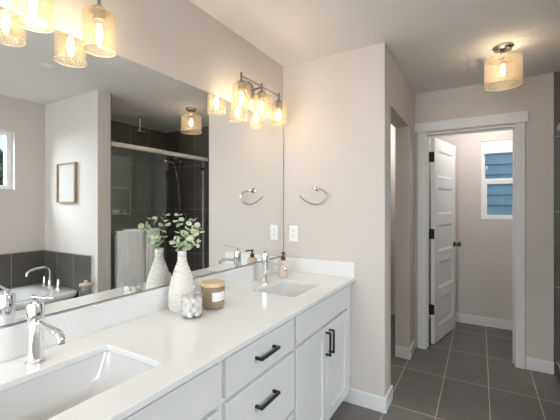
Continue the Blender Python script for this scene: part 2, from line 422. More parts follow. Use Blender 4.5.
# ------------------------------------------------------------------ windows
# toilet room window: single hung, roller shade pulled a little down
w1 = struct(bpy.data.objects.new('window_1', None)); COL.objects.link(w1)
w1['label'] = 'white single-hung window in the toilet room'; w1['category'] = 'window'
bm = bmesh.new()
slab(bm, [1.323, 1.350, 1.902, 1.929], [1.210, 1.240, 2.060, 2.090], 4.520, 4.600, {(1, 1)}, lambda u, v, w: (u, w, v))
finish('window_frame', bm, M['plastic'], w1, bevel=.002)
bm = bmesh.new()
slab(bm, [1.350, 1.362, 1.890, 1.902], [1.650, 1.672, 2.045, 2.060], 4.565, 4.590, {(1, 1)}, lambda u, v, w: (u, w, v))
finish('upper_sash', bm, M['plastic'], w1, bevel=.0015)
bm = bmesh.new()
slab(bm, [1.350, 1.382, 1.870, 1.902], [1.240, 1.262, 1.610, 1.655], 4.535, 4.560, {(1, 1)}, lambda u, v, w: (u, w, v))
finish('lower_sash', bm, M['plastic'], w1, bevel=.0015)
bm = bmesh.new(); box(bm, 1.362, 1.890, 4.576, 4.580, 1.672, 2.045); box(bm, 1.382, 1.870, 4.545, 4.549, 1.262, 1.610)
finish('pane', bm, M['window_glass'], w1)
bm = bmesh.new(); cyl(bm, (1.34, 4.525, 2.067), (1.91, 4.525, 2.067), .017, 16); box(bm, 1.342, 1.908, 4.515, 4.518, 1.965, 2.067); box(bm, 1.342, 1.908, 4.511, 4.522, 1.955, 1.968)
tag(finish('roller_shade', bm, M['plastic']), 'white roller shade rolled up at the top of the toilet room window', 'window shade')
# tub window
w2 = struct(bpy.data.objects.new('window_2', None)); COL.objects.link(w2)
w2['label'] = 'high white window above the bathtub, seen in the mirror'; w2['category'] = 'window'
bm = bmesh.new()
slab(bm, [.452, .500, 1.000, 1.045, 1.543, 1.590], [1.527, 1.567, 2.068, 2.108], XO + .055, XO + .115, {(1, 1), (3, 1)}, lambda u, v, w: (w, u, v))
finish('window_frame', bm, M['plastic'], w2, bevel=.002)
bm = bmesh.new(); box(bm, XO + .083, XO + .087, .50, 1.00, 1.567, 2.068); box(bm, XO + .083, XO + .087, 1.045, 1.543, 1.567, 2.068)
finish('pane', bm, M['window_glass'], w2)
# unseen rear windows, added to house the fill lamps behind the camera
for nm, xa, xb in (('window_added_left', .12, 1.02), ('window_added_right', 2.06, 2.66)):
    w3 = struct(bpy.data.objects.new(nm, None)); COL.objects.link(w3)
    bm = bmesh.new()
    slab(bm, [xa + .002, xa + .04, xb - .04, xb - .002], [.602, .64, 1.43, 1.47, 2.26, 2.298], YB - .10, YB - .04, {(1, 1), (1, 3)}, lambda u, v, w: (u, w, v))
    finish('window_frame', bm, M['plastic'], w3, bevel=.002)
    bm = bmesh.new(); box(bm, xa + .04, xb - .04, YB - .072, YB - .068, .64, 1.43); box(bm, xa + .04, xb - .04, YB - .072, YB - .068, 1.47, 2.26)
    finish('pane', bm, M['window_glass'], w3)

# ------------------------------------------------------------------ outside
struct(one_box('ground_outside', (-8, 22, -8, 20, -.75, -.6), M['grass']))
house = thing('neighbouring_house', 'blue clapboard house wall outside the toilet room window', 'building', (2.2, 6.6, -.6))
bm = bmesh.new()
for k in range(32):
    z0 = k * .165
    lo = [(-3.5, 0.0, z0), (-3.5, -.034, z0), (-3.5, -.004, z0 + .165), (-3.5, .05, z0 + .165), (-3.5, .05, z0)]
    loft(bm, [lo, [(3.5, p[1], p[2]) for p in lo]])
finish('siding', bm, M['siding'], house, smooth=False)
finish_core = bmesh.new(); box(finish_core, -3.5, 3.5, .05, 3.0, 0, 5.28)
finish('house_body', finish_core, M['siding'], house, smooth=False)
def conifer(x, y, h, r, label):
    t = thing('conifer', label, 'tree', (x, y, -.6), 0, None)
    bm = bmesh.new(); cyl(bm, (0, 0, 0), (0, 0, h * .9), .12, 10, .02); finish('trunk', bm, M['bark'], t)
    bm = bmesh.new()
    for k in range(1500):
        u = random.random() ** .7; z = h * (.06 + .94 * (1 - u)) ; rr = r * u * (.45 + .55 * random.random()); a = random.random() * 2 * PI
        c = Vector((rr * math.cos(a), rr * math.sin(a), z)); s = .06 + .07 * random.random()
        ax = Vector((math.cos(a), math.sin(a), -.5 + .4 * random.random())); sd = Vector((-math.sin(a), math.cos(a), random.random() * .8 - .4))
        vs = [bm.verts.new(c + p) for p in (-ax * s, sd * s * .5, ax * s * 1.6, -sd * s * .5)]
        bm.faces.new(vs)
    finish('needles', bm, M['foliage'], t, smooth=False)
conifer(10.0, 4.15, 3.5, 1.0, 'green conifer filling the lower part of the tub window')
conifer(8.4, 1.7, 3.2, .9, 'shorter green conifer outside, further from the picture wall')
conifer(12.4, 6.6, 4.1, 1.1, 'taller green conifer behind the window sash')

# ------------------------------------------------------------------ vanity cabinets
def cabinet(name, label, y0, y1):
    t = thing(name, label, 'cabinet', (.006, y0, 0)); w = y1 - y0
    bm = bmesh.new()
    box(bm, .004, .5115, 0, .018, .10, .8465); box(bm, .004, .5115, w - .018, w, .10, .8465)
    box(bm, .004, .5115, .018, w - .018, .10, .118); box(bm, .004, .016, .018, w - .018, .118, .8465)
    finish('body', bm, M['cab'], t, bevel=.001)
    bm = bmesh.new(); box(bm, .45, .462, 0, w, 0, .10); finish('toe_kick', bm, M['cab'], t)
    return t
def front(t, name, ya, yb, z0, z1, shaker=False, x0=.5305, x1=.551):
    bm = bmesh.new(); oy = t.location.y
    if shaker:
        s = .06
        slab(bm, [ya - oy, ya - oy + s, yb - oy - s, yb - oy], [z0, z0 + s, z1 - s, z1], x0, x1, {(1, 1)}, lambda u, v, w: (w, u, v))
        box(bm, x0 + .001, x1 - .010, ya - oy + s, yb - oy - s, z0 + s, z1 - s)
    else:
        box(bm, x0, x1, ya - oy, yb - oy, z0, z1)
    return finish(name, bm, M['cab'], t, smooth=True, bevel=.0022)
def face_frame(t, ys, zs_, holes):
    bm = bmesh.new(); oy = t.location.y
    slab(bm, [y - oy for y in ys], zs_, .512, .530, holes, lambda u, v, w: (w, u, v))
    return finish('face_frame', bm, M['cab'], t, bevel=.0008)
def pull(parent, vertical, c, ln):
    """square black bar pull, c in the parent's coordinates"""
    x0 = c[0]; bm = bmesh.new(); h = ln / 2; r = .0055
    if vertical:
        box(bm, x0 + .024, x0 + .035, c[1] - r, c[1] + r, c[2] - h, c[2] + h)
        for s in (-1, 1): box(bm, x0, x0 + .026, c[1] - r, c[1] + r, c[2] + s * (h - r) - r, c[2] + s * (h - r) + r)
    else:
        box(bm, x0 + .024, x0 + .035, c[1] - h, c[1] + h, c[2] - r, c[2] + r)
        for s in (-1, 1): box(bm, x0, x0 + .026, c[1] + s * (h - r) - r, c[1] + s * (h - r) + r, c[2] - r, c[2] + r)
    o = finish('handle', bm, M['black'], parent, bevel=.0012); o['label'] = 'matte black bar handle'; return o

cA = cabinet('sink_cabinet', 'white sink cabinet under the nearer sink, cut off by the picture edge', .065, .904)
face_frame(cA, [.065, .10, .869, .904], [.10, .13, .66, .70, .80, .8465], {(1, 1), (1, 3)})
front(cA, 'false_drawer_front', .088, .883, .690, .832)
for ya, yb, hy in ((.088, .484, .455), (.487, .883, .516)):
    d = front(cA, 'door', ya, yb, .115, .674, True); pull(d, True, (.551, hy - .065, .585), .135)
cB = cabinet('drawer_cabinet', 'white three-drawer cabinet between the two sink cabinets', .905, 1.434)
face_frame(cB, [.905, .94, 1.40, 1.434], [.10, .13, .375, .405, .655, .70, .80, .8465], {(1, 1), (1, 3), (1, 5)})
for z0, z1, hz in ((.690, .832, .768), (.400, .672, .578), (.115, .386, .29)):
    d = front(cB, 'drawer', .925, 1.424, z0, z1); pull(d, False, (.551, 1.166 - .905, hz), .140)
cC = cabinet('sink_cabinet', 'white two-door sink cabinet under the farther sink', 1.435, 2.272)
face_frame(cC, [1.435, 1.47, 2.17, 2.272], [.10, .13, .66, .70, .80, .8465], {(1, 1), (1, 3)})
front(cC, 'false_drawer_front', 1.446, 2.190, .690, .832)
for ya, yb, hy in ((1.446, 1.8245, 1.802), (1.8275, 2.190, 1.852)):
    d = front(cC, 'door', ya, yb, .115, .674, True); pull(d, True, (.551, hy - 1.435, .580), .135)
one_box('filler_strip', (.004, .53, 2.2725, 2.2845, .10, .8465), M['cab'], cC).location.y = -1.435

# worktop with two sink cut-outs
S1 = (.325, .735); S2 = (1.625, 1.985); SX = (.172, .452); CT = .869
bm = bmesh.new()
slab(bm, [.0005, SX[0], SX[1], .574], [.045, S1[0], S1[1], S2[0], S2[1], Y1 - .0005], .8470, CT, {(1, 1), (1, 3)}, lambda u, v, w: (u, v, w))
tag(finish('countertop', bm, M['quartz'], bevel=.0022), 'long white quartz countertop over the vanity cabinets', 'countertop')
bm = bmesh.new(); box(bm, .0005, .020, .045, Y1 - .0005, CT + .0003, .974)
tag(finish('backsplash', bm, M['quartz'], bevel=.0015), 'low white quartz backsplash under the long mirror', 'backsplash')
bm = bmesh.new(); box(bm, .0205, .573, Y1 - .0205, Y1 - .0005, CT + .0003, .974)
tag(finish('side_splash', bm, M['quartz'], bevel=.0015), 'short white quartz side splash on the end wall by the outlet', 'backsplash')

def sink(label, ys):
    cy = (ys[0] + ys[1]) / 2; cx = (SX[0] + SX[1]) / 2; hx = (SX[1] - SX[0]) / 2; hy = (ys[1] - ys[0]) / 2
    t = thing('sink', label, 'sink', (cx, cy, CT - .175))
    zt = .8465 - (CT - .175); L = []
    for dx, dy, z, r in ((.012, .012, 0.012, .03), (.016, .016, zt - .02, .03), (.022, .022, zt, .025), (.003, .003, zt, .018), (-.001, -.001, zt - .012, .02), (-.012, -.020, zt - .07, .03), (-.030, -.055, .040, .04), (-.055, -.085, .022, .05), (-.09, -.13, .018, .04), (-hx + .024, -hy + .024, .0145, .022)):
        L.append(rrect(0, 0, hx + dx, hy + dy, r, z, 8))
    bm = bmesh.new(); loft(bm, L, True, True); finish('basin', bm, M['porcelain'], t, angle=50)
    bm = bmesh.new(); lathe(bm, [(.0, .0147), (.0215, .0147), (.0215, .0175), (.016, .018), (.014, .0165), (.0, .0165)], 24); finish('drain', bm, M['chrome'], t)
    bm = bmesh.new(); cyl(bm, (0, 0, -.10), (0, 0, .012), .02, 16); finish('tailpiece', bm, M['chrome'], t)
sink('white rectangular undermount sink nearest the camera', S1)
sink('white rectangular undermount sink beside the soap dispenser', S2)

def faucet(label, y, x=.106):
    t = thing('faucet', label, 'faucet', (x, y, CT + .0003))
    bm = bmesh.new()
    lathe(bm, [(0, 0), (.0285, 0), (.0285, .004), (.0265, .007), (.0235, .008), (.0235, .140), (.0215, .1405), (.0215, .1435)], 32)
    finish('body', bm, M['chrome'], t)
    bm = bmesh.new()
    lathe(bm, [(.0, .1440), (.0238, .1440), (.0238, .184), (.021, .189), (.0, .190)], 32)
    hd = finish('handle', bm, M['chrome'], t)
    bm = bmesh.new()
    cyl(bm, (0, 0, .185), (0, 0, .200), .0075, 14)
    tube(bm, [(-.022, 0, .2025), (.0, 0, .2035), (.05, 0, .210), (.118, 0, .218)], [.006, .0065, .0050, .0042], 12, flat=.55)
    finish('lever', bm, M['chrome'], hd)
    bm = bmesh.new()
    tube(bm, curve_pts([(.012, 0, .124), (.06, 0, .123), (.110, 0, .120), (.136, 0, .116), (.150, 0, .105), (.152, 0, .094)], 25), .0120, 16, flat=.85)
    finish('spout', bm, M['chrome'], t)
    bm = bmesh.new(); cyl(bm, (.152, 0, .090), (.152, 0, .095), .0100, 16); finish('aerator', bm, M['nickel'], t)
faucet('chrome single-lever faucet behind the nearer sink', .535)
faucet('chrome single-lever faucet behind the farther sink, beside the soap dispenser', 1.848, .118)

# mirror
mt = thing('wall_mirror', 'very wide frameless wall mirror above the vanity', 'mirror', (0.0005, 1.1, .981))
bm = bmesh.new()
y0, y1, z0, z1 = -1.05, Y1 - 1.1 - .006, 0, 1.014
bm.faces.new([bm.verts.new(p) for p in ((.0062, y0, z0), (.0062, y1, z0), (.0062, y1, z1), (.0062, y0, z1))])
finish('mirror_face', bm, M['mirror'], mt, smooth=False)
bm = bmesh.new(); box(bm, 0, .0058, y0, y1, z0, z1); box(bm, .0058, .0066, y0, y1, -.0018, .0006); box(bm, .0058, .0066, y1 - .002, y1 + .001, z0, z1)
finish('backing', bm, M['mirror_edge'], mt)
for yy in (-.75, .10, .75):
    bm = bmesh.new(); box(bm, -.0003, .0095, yy - .006, yy + .006, z1 - .004, z1 + .006); finish('clip', bm, M['satin'], mt, bevel=.001)

# ------------------------------------------------------------------ vanity lights
def add_bulb(parent, c, power, hz=0.0):
    bm = bmesh.new()
    lathe(bm, [(.0, -.088), (.012, -.086), (.019, -.076), (.021, -.055), (.019, -.020), (.014, .000), (.012, .010)], 20, c, cap1=False)
    b = finish('bulb', bm, M['bulb_glass'], parent)
    bm = bmesh.new(); lathe(bm, [(.0, -.080), (.008, -.076), (.0115, -.055), (.0105, -.022), (.007, -.006), (.0, -.002)], 12, c); finish('filament', bm, M['filament'], b)
    l = bpy.data.lights.new('bulb_light', 'POINT'); l.energy = power; l.color = (1.0, .95, .90); l.shadow_soft_size = .012
    lo = bpy.data.objects.new('bulb_light', l); COL.objects.link(lo); lo.parent = b; lo.location = (c[0], c[1], c[2] - .045)

def vanity_light(label, yc, dy, power):
    t = thing('vanity_light', label, 'wall light', (.0005, yc, 2.118))
    bx = .102
    lo = []
    bm = bmesh.new()
    for r, d in ((0, 0), (.058, 0), (.058, .010), (.045, .020), (.018, .024), (0, .025)):
        lo.append([(d, max(r, .0003) * math.cos(2 * PI * i / 32), max(r, .0003) * math.sin(2 * PI * i / 32)) for i in range(32)])
    loft(bm, lo); finish('wall_plate', bm, M['nickel'], t)
    bm = bmesh.new(); cyl(bm, (.02, 0, 0), (bx, 0, .010), .007, 14); finish('arm', bm, M['nickel'], t)
    bm = bmesh.new(); tube(bm, [(bx, -dy - .004, .012), (bx, dy + .004, .012)], .0055, 12); finish('cross_bar', bm, M['nickel'], t)
    for k in (-1, 0, 1):
        y = k * dy
        bm = bmesh.new()
        lathe(bm, [(0, .034), (.006, .032), (.007, .028), (.007, -.018), (.020, -.022), (.030, -.032), (.034, -.0415), (.022, -.042), (.022, -.072), (.0, -.072)], 24, (bx, y, 0))
        finish('socket', bm, M['nickel'], t)
        bm = bmesh.new()
        lathe(bm, [(.024, -.0425), (.050, -.0425), (.0555, -.048), (.0565, -.055), (.0565, -.180), (.054, -.180), (.054, -.055), (.049, -.0455), (.024, -.0455)], 40, (bx, y, 0), cap0=False, cap1=False)
        gs = finish('glass_shade', bm, M['amber'], t)
        bm = bmesh.new(); lathe(bm, [(.0538, -.1802), (.0567, -.1802), (.0572, -.182), (.0560, -.1835), (.0545, -.1835), (.0535, -.182), (.0538, -.1802)], 40, (bx, y, 0), cap0=False, cap1=False)
        finish('rim', bm, M['shade_rim'], gs)
        add_bulb(t, (bx, y, -.080), power)
vanity_light('nickel three-light bar with seeded amber glass shades over the farther sink', 1.831, .216, 17)
vanity_light('nickel three-light bar with seeded amber glass shades nearest the camera', .530, .216, 18)

# ceiling light
def ceiling_light(label, x, y, power):
    t = thing('ceiling_light', label, 'ceiling light', (x, y, H - .0005))
    bm = bmesh.new(); lathe(bm, [(0, 0), (.062, 0), (.064, -.009), (.056, -.014), (.050, -.028), (.036, -.034), (.022, -.038), (0, -.038)], 36); finish('canopy', bm, M['bright_nickel'], t)
    bm = bmesh.new(); lathe(bm, [(0, -.036), (.010, -.038), (.010, -.062), (.030, -.070), (.034, -.083), (.022, -.085), (.020, -.105), (0, -.105)], 28); finish('stem', bm, M['nickel'], t)
    bm = bmesh.new(); lathe(bm, [(.028, -.084), (.104, -.084), (.111, -.090), (.112, -.097), (.112, -.264), (.1085, -.264), (.1085, -.097), (.102, -.0875), (.028, -.0875)], 48, cap0=False, cap1=False); gs = finish('glass_shade', bm, M['amber_drum'], t)
    bm = bmesh.new(); lathe(bm, [(.1083, -.2642), (.1122, -.2642), (.1128, -.2665), (.1110, -.2685), (.1095, -.2685), (.1078, -.2665), (.1083, -.2642)], 48, cap0=False, cap1=False); finish('rim', bm, M['shade_rim'], gs)
    add_bulb(t, (0, 0, -.118), power)
ceiling_light('semi-flush ceiling light with amber glass drum near the doorway', 1.448, 2.744, 30)
ceiling_light('unseen semi-flush ceiling light added behind the camera as fill, by the added rear windows', 1.448, -.45, 20)  # extra fixture added as fill, mainly to lift the ceiling

# recessed light, added out of view to brighten the shower
def downlight(x, y, label, power=0):
    t = thing('added_recessed_light', label, 'ceiling light', (x, y, H - .0005), 0, 'added recessed ceiling lights')
    bm = bmesh.new(); lathe(bm, [(.062, 0), (.092, 0), (.092, -.003), (.085, -.006), (.064, -.002)], 40, cap0=False, cap1=False)
    finish('trim_ring', bm, M['plastic'], t)
    bm = bmesh.new(); lathe(bm, [(0, -.0005), (.066, -.0005), (.066, -.0015), (0, -.0015)], 32); finish('lens', bm, M['added_lens' if power else 'downlight'], t)
    if not power: return
    l = bpy.data.lights.new('downlight', 'SPOT'); l.shadow_soft_size = .05; l.spot_size = math.radians(85); l.spot_blend = .7; l.energy = power; l.color = (1, .96, .92)
    o = bpy.data.objects.new('downlight', l); COL.objects.link(o); o.parent = t; o.location = (0, 0, -.008)
bm = bmesh.new(); lathe(bm, [(0, 0), (.030, 0), (.031, -.003), (.042, -.0035), (.043, -.006), (.041, -.0085), (0, -.010)], 36)
o = finish('ceiling_cover_plate', bm, M['plastic']); o.location = (1.548, 1.338, H - .0005)
tag(o, 'small white round cover plate on the main ceiling, seen in the mirror', 'cover plate')
downlight(2.25, 2.18, 'unseen recessed light added to brighten the shower', 40)
# unseen ceiling dome, added to light the toilet room beyond the doorway
t = thing('added_dome_light', 'unseen white dome light added to brighten the toilet room', 'ceiling light', (1.40, 4.0, H - .0005))
bm = bmesh.new(); lathe(bm, [(0, 0), (.12, 0), (.12, -.02), (.11, -.022), (0, -.022)], 36); finish('base', bm, M['nickel'], t)
bm = bmesh.new(); lathe(bm, [(.108, -.023), (.10, -.05), (.07, -.075), (.03, -.088), (0, -.09)], 36); finish('diffuser', bm, M['dome'], t)
l = bpy.data.lights.new('dome_fill_lamp', 'POINT'); l.energy = 5; l.color = (1, .96, .91); l.shadow_soft_size = .09
lo = bpy.data.objects.new('dome_fill_lamp', l); COL.objects.link(lo); lo.parent = t; lo.location = (0, 0, -.20)
t = thing('added_globe_light', 'unseen white globe light added to brighten the walk-in closet', 'ceiling light', (.22, 3.92, H - .0005))  # unseen globe, added to lift the dark closet interior
bm = bmesh.new(); lathe(bm, [(0, 0), (.06, 0), (.06, -.02), (0, -.022)], 28); finish('base', bm, M['nickel'], t)
bm = bmesh.new(); lathe(bm, [(.03, -.023), (.07, -.05), (.09, -.10), (.07, -.15), (.03, -.178), (0, -.185)], 32); finish('globe', bm, M['dome'], t)
l = bpy.data.lights.new('globe_fill_lamp', 'POINT'); l.energy = 6; l.color = (1, .95, .9); l.shadow_soft_size = .09
lo = bpy.data.objects.new('globe_fill_lamp', l); COL.objects.link(lo); lo.parent = t; lo.location = (0, 0, -.30)

# ------------------------------------------------------------------ end wall: towel ring and outlet
t = thing('towel_ring', 'open brushed nickel towel ring on the end wall', 'towel ring', (.290, Y1, 1.487))
bm = bmesh.new(); lo = []
for r, d in ((0, .0005), (.020, .0005), (.020, .006), (.010, .010), (.0075, .042), (.0095, .046), (.0095, .057), (0, .060)):
    lo.append([(max(r, .0003) * math.cos(2 * PI * i / 24), -d, max(r, .0003) * math.sin(2 * PI * i / 24)) for i in range(24)])
loft(bm, lo); finish('post', bm, M['bright_nickel'], t)
bm = bmesh.new()
ring = curve_pts([(-.022, -.052, .002), (0, -.052, .001), (.036, -.052, -.004), (.076, -.052, -.022), (.094, -.052, -.055), (.062, -.052, -.100), (-.004, -.052, -.114), (-.073, -.052, -.088), (-.122, -.052, -.052)], 54)
tube(bm, ring, .0056, 10); finish('ring', bm, M['bright_nickel'], t)

t = thing('wall_outlet', 'white wall outlet above the side splash', 'outlet', (.093, Y1 - .0003, 1.154))
bm = bmesh.new(); box(bm, -.036, .036, -.006, 0, -.060, .060); finish('cover_plate', bm, M['plastic'], t, bevel=.002)
bm = bmesh.new(); box(bm, -.0175, .0175, -.009, -.006, -.034, .034); rc = finish('receptacle', bm, M['plastic'], t, bevel=.001)
for s in (-1, 1):
    for dx in (-.006, .006): one_box('slot', (dx - .001, dx + .001, -.0095, -.0088, s * .020 - .005, s * .020 + .005), M['dark'], rc)
bm = bmesh.new(); box(bm, -.009, .009, -.0102, -.0088, -.0035, .0035); finish('test_button', bm, M['label'], rc, bevel=.0005)

# ------------------------------------------------------------------ counter accessories
# vase with rows of pressed notches
vx, vy = .087, 1.166
bm = bmesh.new()
prof = [(.0, .054), (.006, .058), (.02, .0615), (.056, .0645), (.098, .0610), (.14, .0520), (.18, .0395), (.205, .0310), (.222, .0240), (.240, .0208), (.272, .0205), (.280, .0213)]
def vr(z):
    for (a, ra), (b, rb) in zip(prof, prof[1:]):
        if a <= z <= b:
            k = (z - a) / (b - a); k = k * k * (3 - 2 * k) * .35 + k * .65; return ra + (rb - ra) * k
    return prof[-1][1]
loops = []; NS = 144; rowh = .0125
nz = 180
for j in range(nz + 1):
    z = .280 * j / nz; r0 = vr(z); row = int(z / rowh); ph_ = (z / rowh) % 1
    amp = .0050 if .004 < z < .262 else 0
    lp = []
    for i in range(NS):
        a = 2 * PI * i / NS
        c = .5 + .5 * math.cos(24 * a + (PI if row % 2 else 0))
        notch = amp * math.sin(PI * ph_) * (1 - c ** 3) * (.55 + .45 * r0 / .07)
        lp.append(((r0 + notch - amp * .5) * math.cos(a), (r0 + notch - amp * .5) * math.sin(a), z))
    loops.append(lp)
for rr, z in ((.0165, .279), (.016, .25), (.02, .22), (.0, .21)):
    loops.append([(max(rr, .0003) * math.cos(2 * PI * i / NS), max(rr, .0003) * math.sin(2 * PI * i / NS), z) for i in range(NS)])
loft(bm, loops)
o = finish('vase', bm, M['ceramic'], angle=60); o.location = (vx, vy, CT + .0003)
tag(o, 'white textured bottle vase with a slim neck, standing by the mirror', 'vase')

def sprig(label, ctrl, sizes):
    t = thing('eucalyptus_sprig', label, 'plant', (vx, vy, CT + .235), 0, 'eucalyptus sprigs in the vase')
    pts = curve_pts(ctrl, 24)
    bm = bmesh.new(); tube(bm, pts, [.0018 - .0010 * i / len(pts) for i in range(len(pts))], 8); finish('stem', bm, M['stem'], t)
    bm = bmesh.new(); n_ = len(pts); i = 0; k = 0
    idxs = list(range(9, n_ - 1, 3)) + [n_ - 1]
    for i in idxs:
        p = pts[i]; d = (pts[min(i + 1, n_ - 1)] - pts[i - 1]).normalized()
        for s in (0, 1):
            a = k * 1.45 + s * PI + random.uniform(-.4, .4)
            side = d.orthogonal().normalized(); side = Matrix.Rotation(a, 3, d) @ side
            out = (side * 1.0 + d * random.uniform(.15, .6)).normalized()
            R = sizes * random.uniform(.95, 1.32) * (1 - .25 * i / n_)
            wdt = out.cross(d).normalized(); wdt = Matrix.Rotation(random.uniform(-.9, .9), 3, out) @ wdt
            nrm = out.cross(wdt)
            c = p + out * (R + .004)
            ring_ = []
            for q in range(14):
                b = 2 * PI * q / 14
                ring_.append(c + out * R * math.cos(b) + wdt * R * .95 * math.sin(b) + nrm * R * .22 * (math.sin(b) ** 2))
            top = [bm.verts.new(v + nrm * .0004) for v in ring_]; bot = [bm.verts.new(v - nrm * .0004) for v in ring_]
            ct = bm.verts.new(c + nrm * .0006); cb_ = bm.verts.new(c - nrm * .0002)
            for q in range(14):
                w = (q + 1) % 14
                bm.faces.new([top[q], top[w], ct]); bm.faces.new([bot[w], bot[q], cb_]); bm.faces.new([top[w], top[q], bot[q], bot[w]])
            tube(bm, [p, c - out * R * .9], .0006, 5)
        k += 1
    finish('foliage', bm, M['leaf'], t, angle=80)
sprig('eucalyptus sprig with the tallest tip, rising on the left against the mirror', [(0, 0, 0), (-.002, .001, .05), (-.012, .004, .100), (-.026, .008, .160), (-.034, .010, .210)], .0145)
sprig('eucalyptus sprig curving out to the far right with its tip bending down', [(0, 0, 0), (.002, -.001, .045), (.024, -.006, .095), (.062, -.012, .145), (.098, -.014, .160), (.118, -.010, .135)], .0158)
sprig('upright eucalyptus sprig just right of the middle of the vase', [(.002, 0, 0), (.003, .002, .045), (.022, .008, .090), (.046, .010, .140), (.060, .006, .190)], .0150)
sprig('short low eucalyptus sprig reaching right above the vase shoulder', [(0, .001, 0), (.002, .001, .048), (.026, .008, .074), (.060, .012, .088), (.088, .012, .086)], .0135)
sprig('short low eucalyptus sprig hanging over the front left of the vase mouth', [(0, 0, 0), (.001, -.002, .048), (-.004, -.020, .074), (-.010, -.036, .096)], .0135)

# apothecary jar with cotton balls
jx, jy = .210, 1.108
t = thing('apothecary_jar', 'small clear glass jar of cotton balls with a knobbed lid, in front of the vase', 'jar', (jx, jy, CT + .0003))
bm = bmesh.new(); lathe(bm, [(0, 0), (.044, 0), (.047, .004), (.047, .094), (.0445, .094), (.0445, .006), (0, .005)], 40); finish('glass_body', bm, M['clear_glass'], t)
bm = bmesh.new(); lathe(bm, [(0, .0946), (.048, .0946), (.048, .100), (.042, .105), (.014, .110), (0, .110)], 40); ld = finish('lid', bm, M['clear_glass'], t)
bm = bmesh.new(); lathe(bm, [(0, .1103), (.005, .1103), (.005, .116), (.011, .120), (.0135, .127), (.011, .135), (0, .138)], 24); finish('knob', bm, M['clear_glass'], ld)
ball0 = None; kk = 0
for lay in range(4):
    nn = 6
    for q in range(nn + 1):
        a = 2 * PI * q / nn + lay * .5
        rr = .0305 if q < nn else .0
        c = (jx + rr * math.cos(a), jy + rr * math.sin(a), CT + .0195 + lay * .0190)
        if ball0 is None:
            bm = bmesh.new(); bmesh.ops.create_icosphere(bm, subdivisions=3, radius=.0138)
            for v in bm.verts: v.co *= 1 + .07 * math.sin(v.co.x * 700 + 1) * math.cos(v.co.y * 600) + .04 * math.sin(v.co.z * 900)
            ob = ball0 = finish('cotton_ball', bm, M['cotton'], angle=180)
        else:
            ob = ball0.copy(); COL.objects.link(ob)
        ob.location = c; ob.rotation_euler = (random.random() * 6, random.random() * 6, random.random() * 6)
        tag(ob, 'white cotton ball inside the clear jar in front of the vase', 'cotton ball', 'cotton balls in the jar')

# candle in smoked jar
cx_, cy_ = .195, 1.262
t = thing('candle_jar', 'brown smoked glass candle jar with a pale wooden lid, right of the vase', 'candle', (cx_, cy_, CT + .0003))
bm = bmesh.new(); lathe(bm, [(0, 0), (.038, 0), (.048, .004), (.0555, .015), (.057, .030), (.057, .101), (.054, .103), (.054, .107), (0, .107)], 48); finish('glass_body', bm, M['amber_jar'], t)
bm = bmesh.new(); lathe(bm, [(0, .1072), (.0575, .1072), (.0590, .110), (.0590, .122), (.0575, .125), (0, .125)], 48); finish('lid', bm, M['lid_wood'], t)
bm = bmesh.new(); a0 = math.radians(-52); a1 = math.radians(22)
rows = []
for rr in (.0572, .0577):
    for z in (.042, .084): rows.append([(rr * math.cos(a0 + (a1 - a0) * i / 14), rr * math.sin(a0 + (a1 - a0) * i / 14), z) for i in range(15)])
loft(bm, [rows[0], rows[1], rows[3], rows[2], rows[0]], False, False, closed=False); finish('paper_label', bm, M['label'], t)

# soap dispenser
t = thing('soap_dispenser', 'blush ribbed soap bottle with a bronze pump beside the farther faucet', 'soap dispenser', (.138, 2.046, CT + .0003))
bm = bmesh.new(); lo = []
for r, z in ((.0, 0), (.028, 0), (.0325, .004), (.034, .012), (.034, .104), (.032, .111), (.018, .115), (.0135, .116), (.0135, .118), (0, .118)):
    lo.append([((max(r, .0003) + (.0011 * math.cos(20 * 2 * PI * i / 120) if .01 < z < .106 else 0)) * math.cos(2 * PI * i / 120), (max(r, .0003) + (.0011 * math.cos(20 * 2 * PI * i / 120) if .01 < z < .106 else 0)) * math.sin(2 * PI * i / 120), z) for i in range(120)])
loft(bm, lo); finish('bottle', bm, M['soap'], t, angle=50)
bm = bmesh.new(); lathe(bm, [(0, .1183), (.0165, .1183), (.0165, .140), (.012, .144), (.006, .145), (.006, .160), (.013, .161), (.013, .172), (0, .174)], 24)
tube(bm, curve_pts([(0, 0, .167), (.018, -.018, .167), (.030, -.030, .165), (.034, -.034, .158)], 12), [.006] + [.0048] * 12, 10)
finish('pump', bm, M['bronze'], t)

# ------------------------------------------------------------------ picture
t = thing('framed_print', 'framed pale line-art print on the wall beyond the tub, seen in the mirror', 'picture', (2.262, YP - .0005, 1.592))
hw, hh = .168, .200
bm = bmesh.new(); slab(bm, [-hw, -hw + .014, hw - .014, hw], [-hh, -hh + .014, hh - .014, hh], -.028, 0, {(1, 1)}, lambda u, v, w: (u, w, v)); finish('frame', bm, M['frame_wood'], t, bevel=.001)
bm = bmesh.new(); box(bm, -hw + .014, hw - .014, -.012, -.004, -hh + .014, hh - .014); pr = finish('print', bm, M['paper'], t, smooth=False)
bm = bmesh.new()
tube(bm, curve_pts([(-.02, -.0122, -.12), (.0, -.0122, -.05), (-.015, -.0122, .02), (.02, -.0122, .08), (.0, -.0122, .13)], 24), .0009, 6)
tube(bm, curve_pts([(-.005, -.0122, -.03), (.03, -.0122, .0), (.04, -.0122, .04)], 10), .0008, 6); tube(bm, curve_pts([(-.01, -.0122, .01), (-.045, -.0122, .035), (-.05, -.0122, .07)], 10), .0008, 6)
finish('line_drawing', bm, M['rope'], pr)

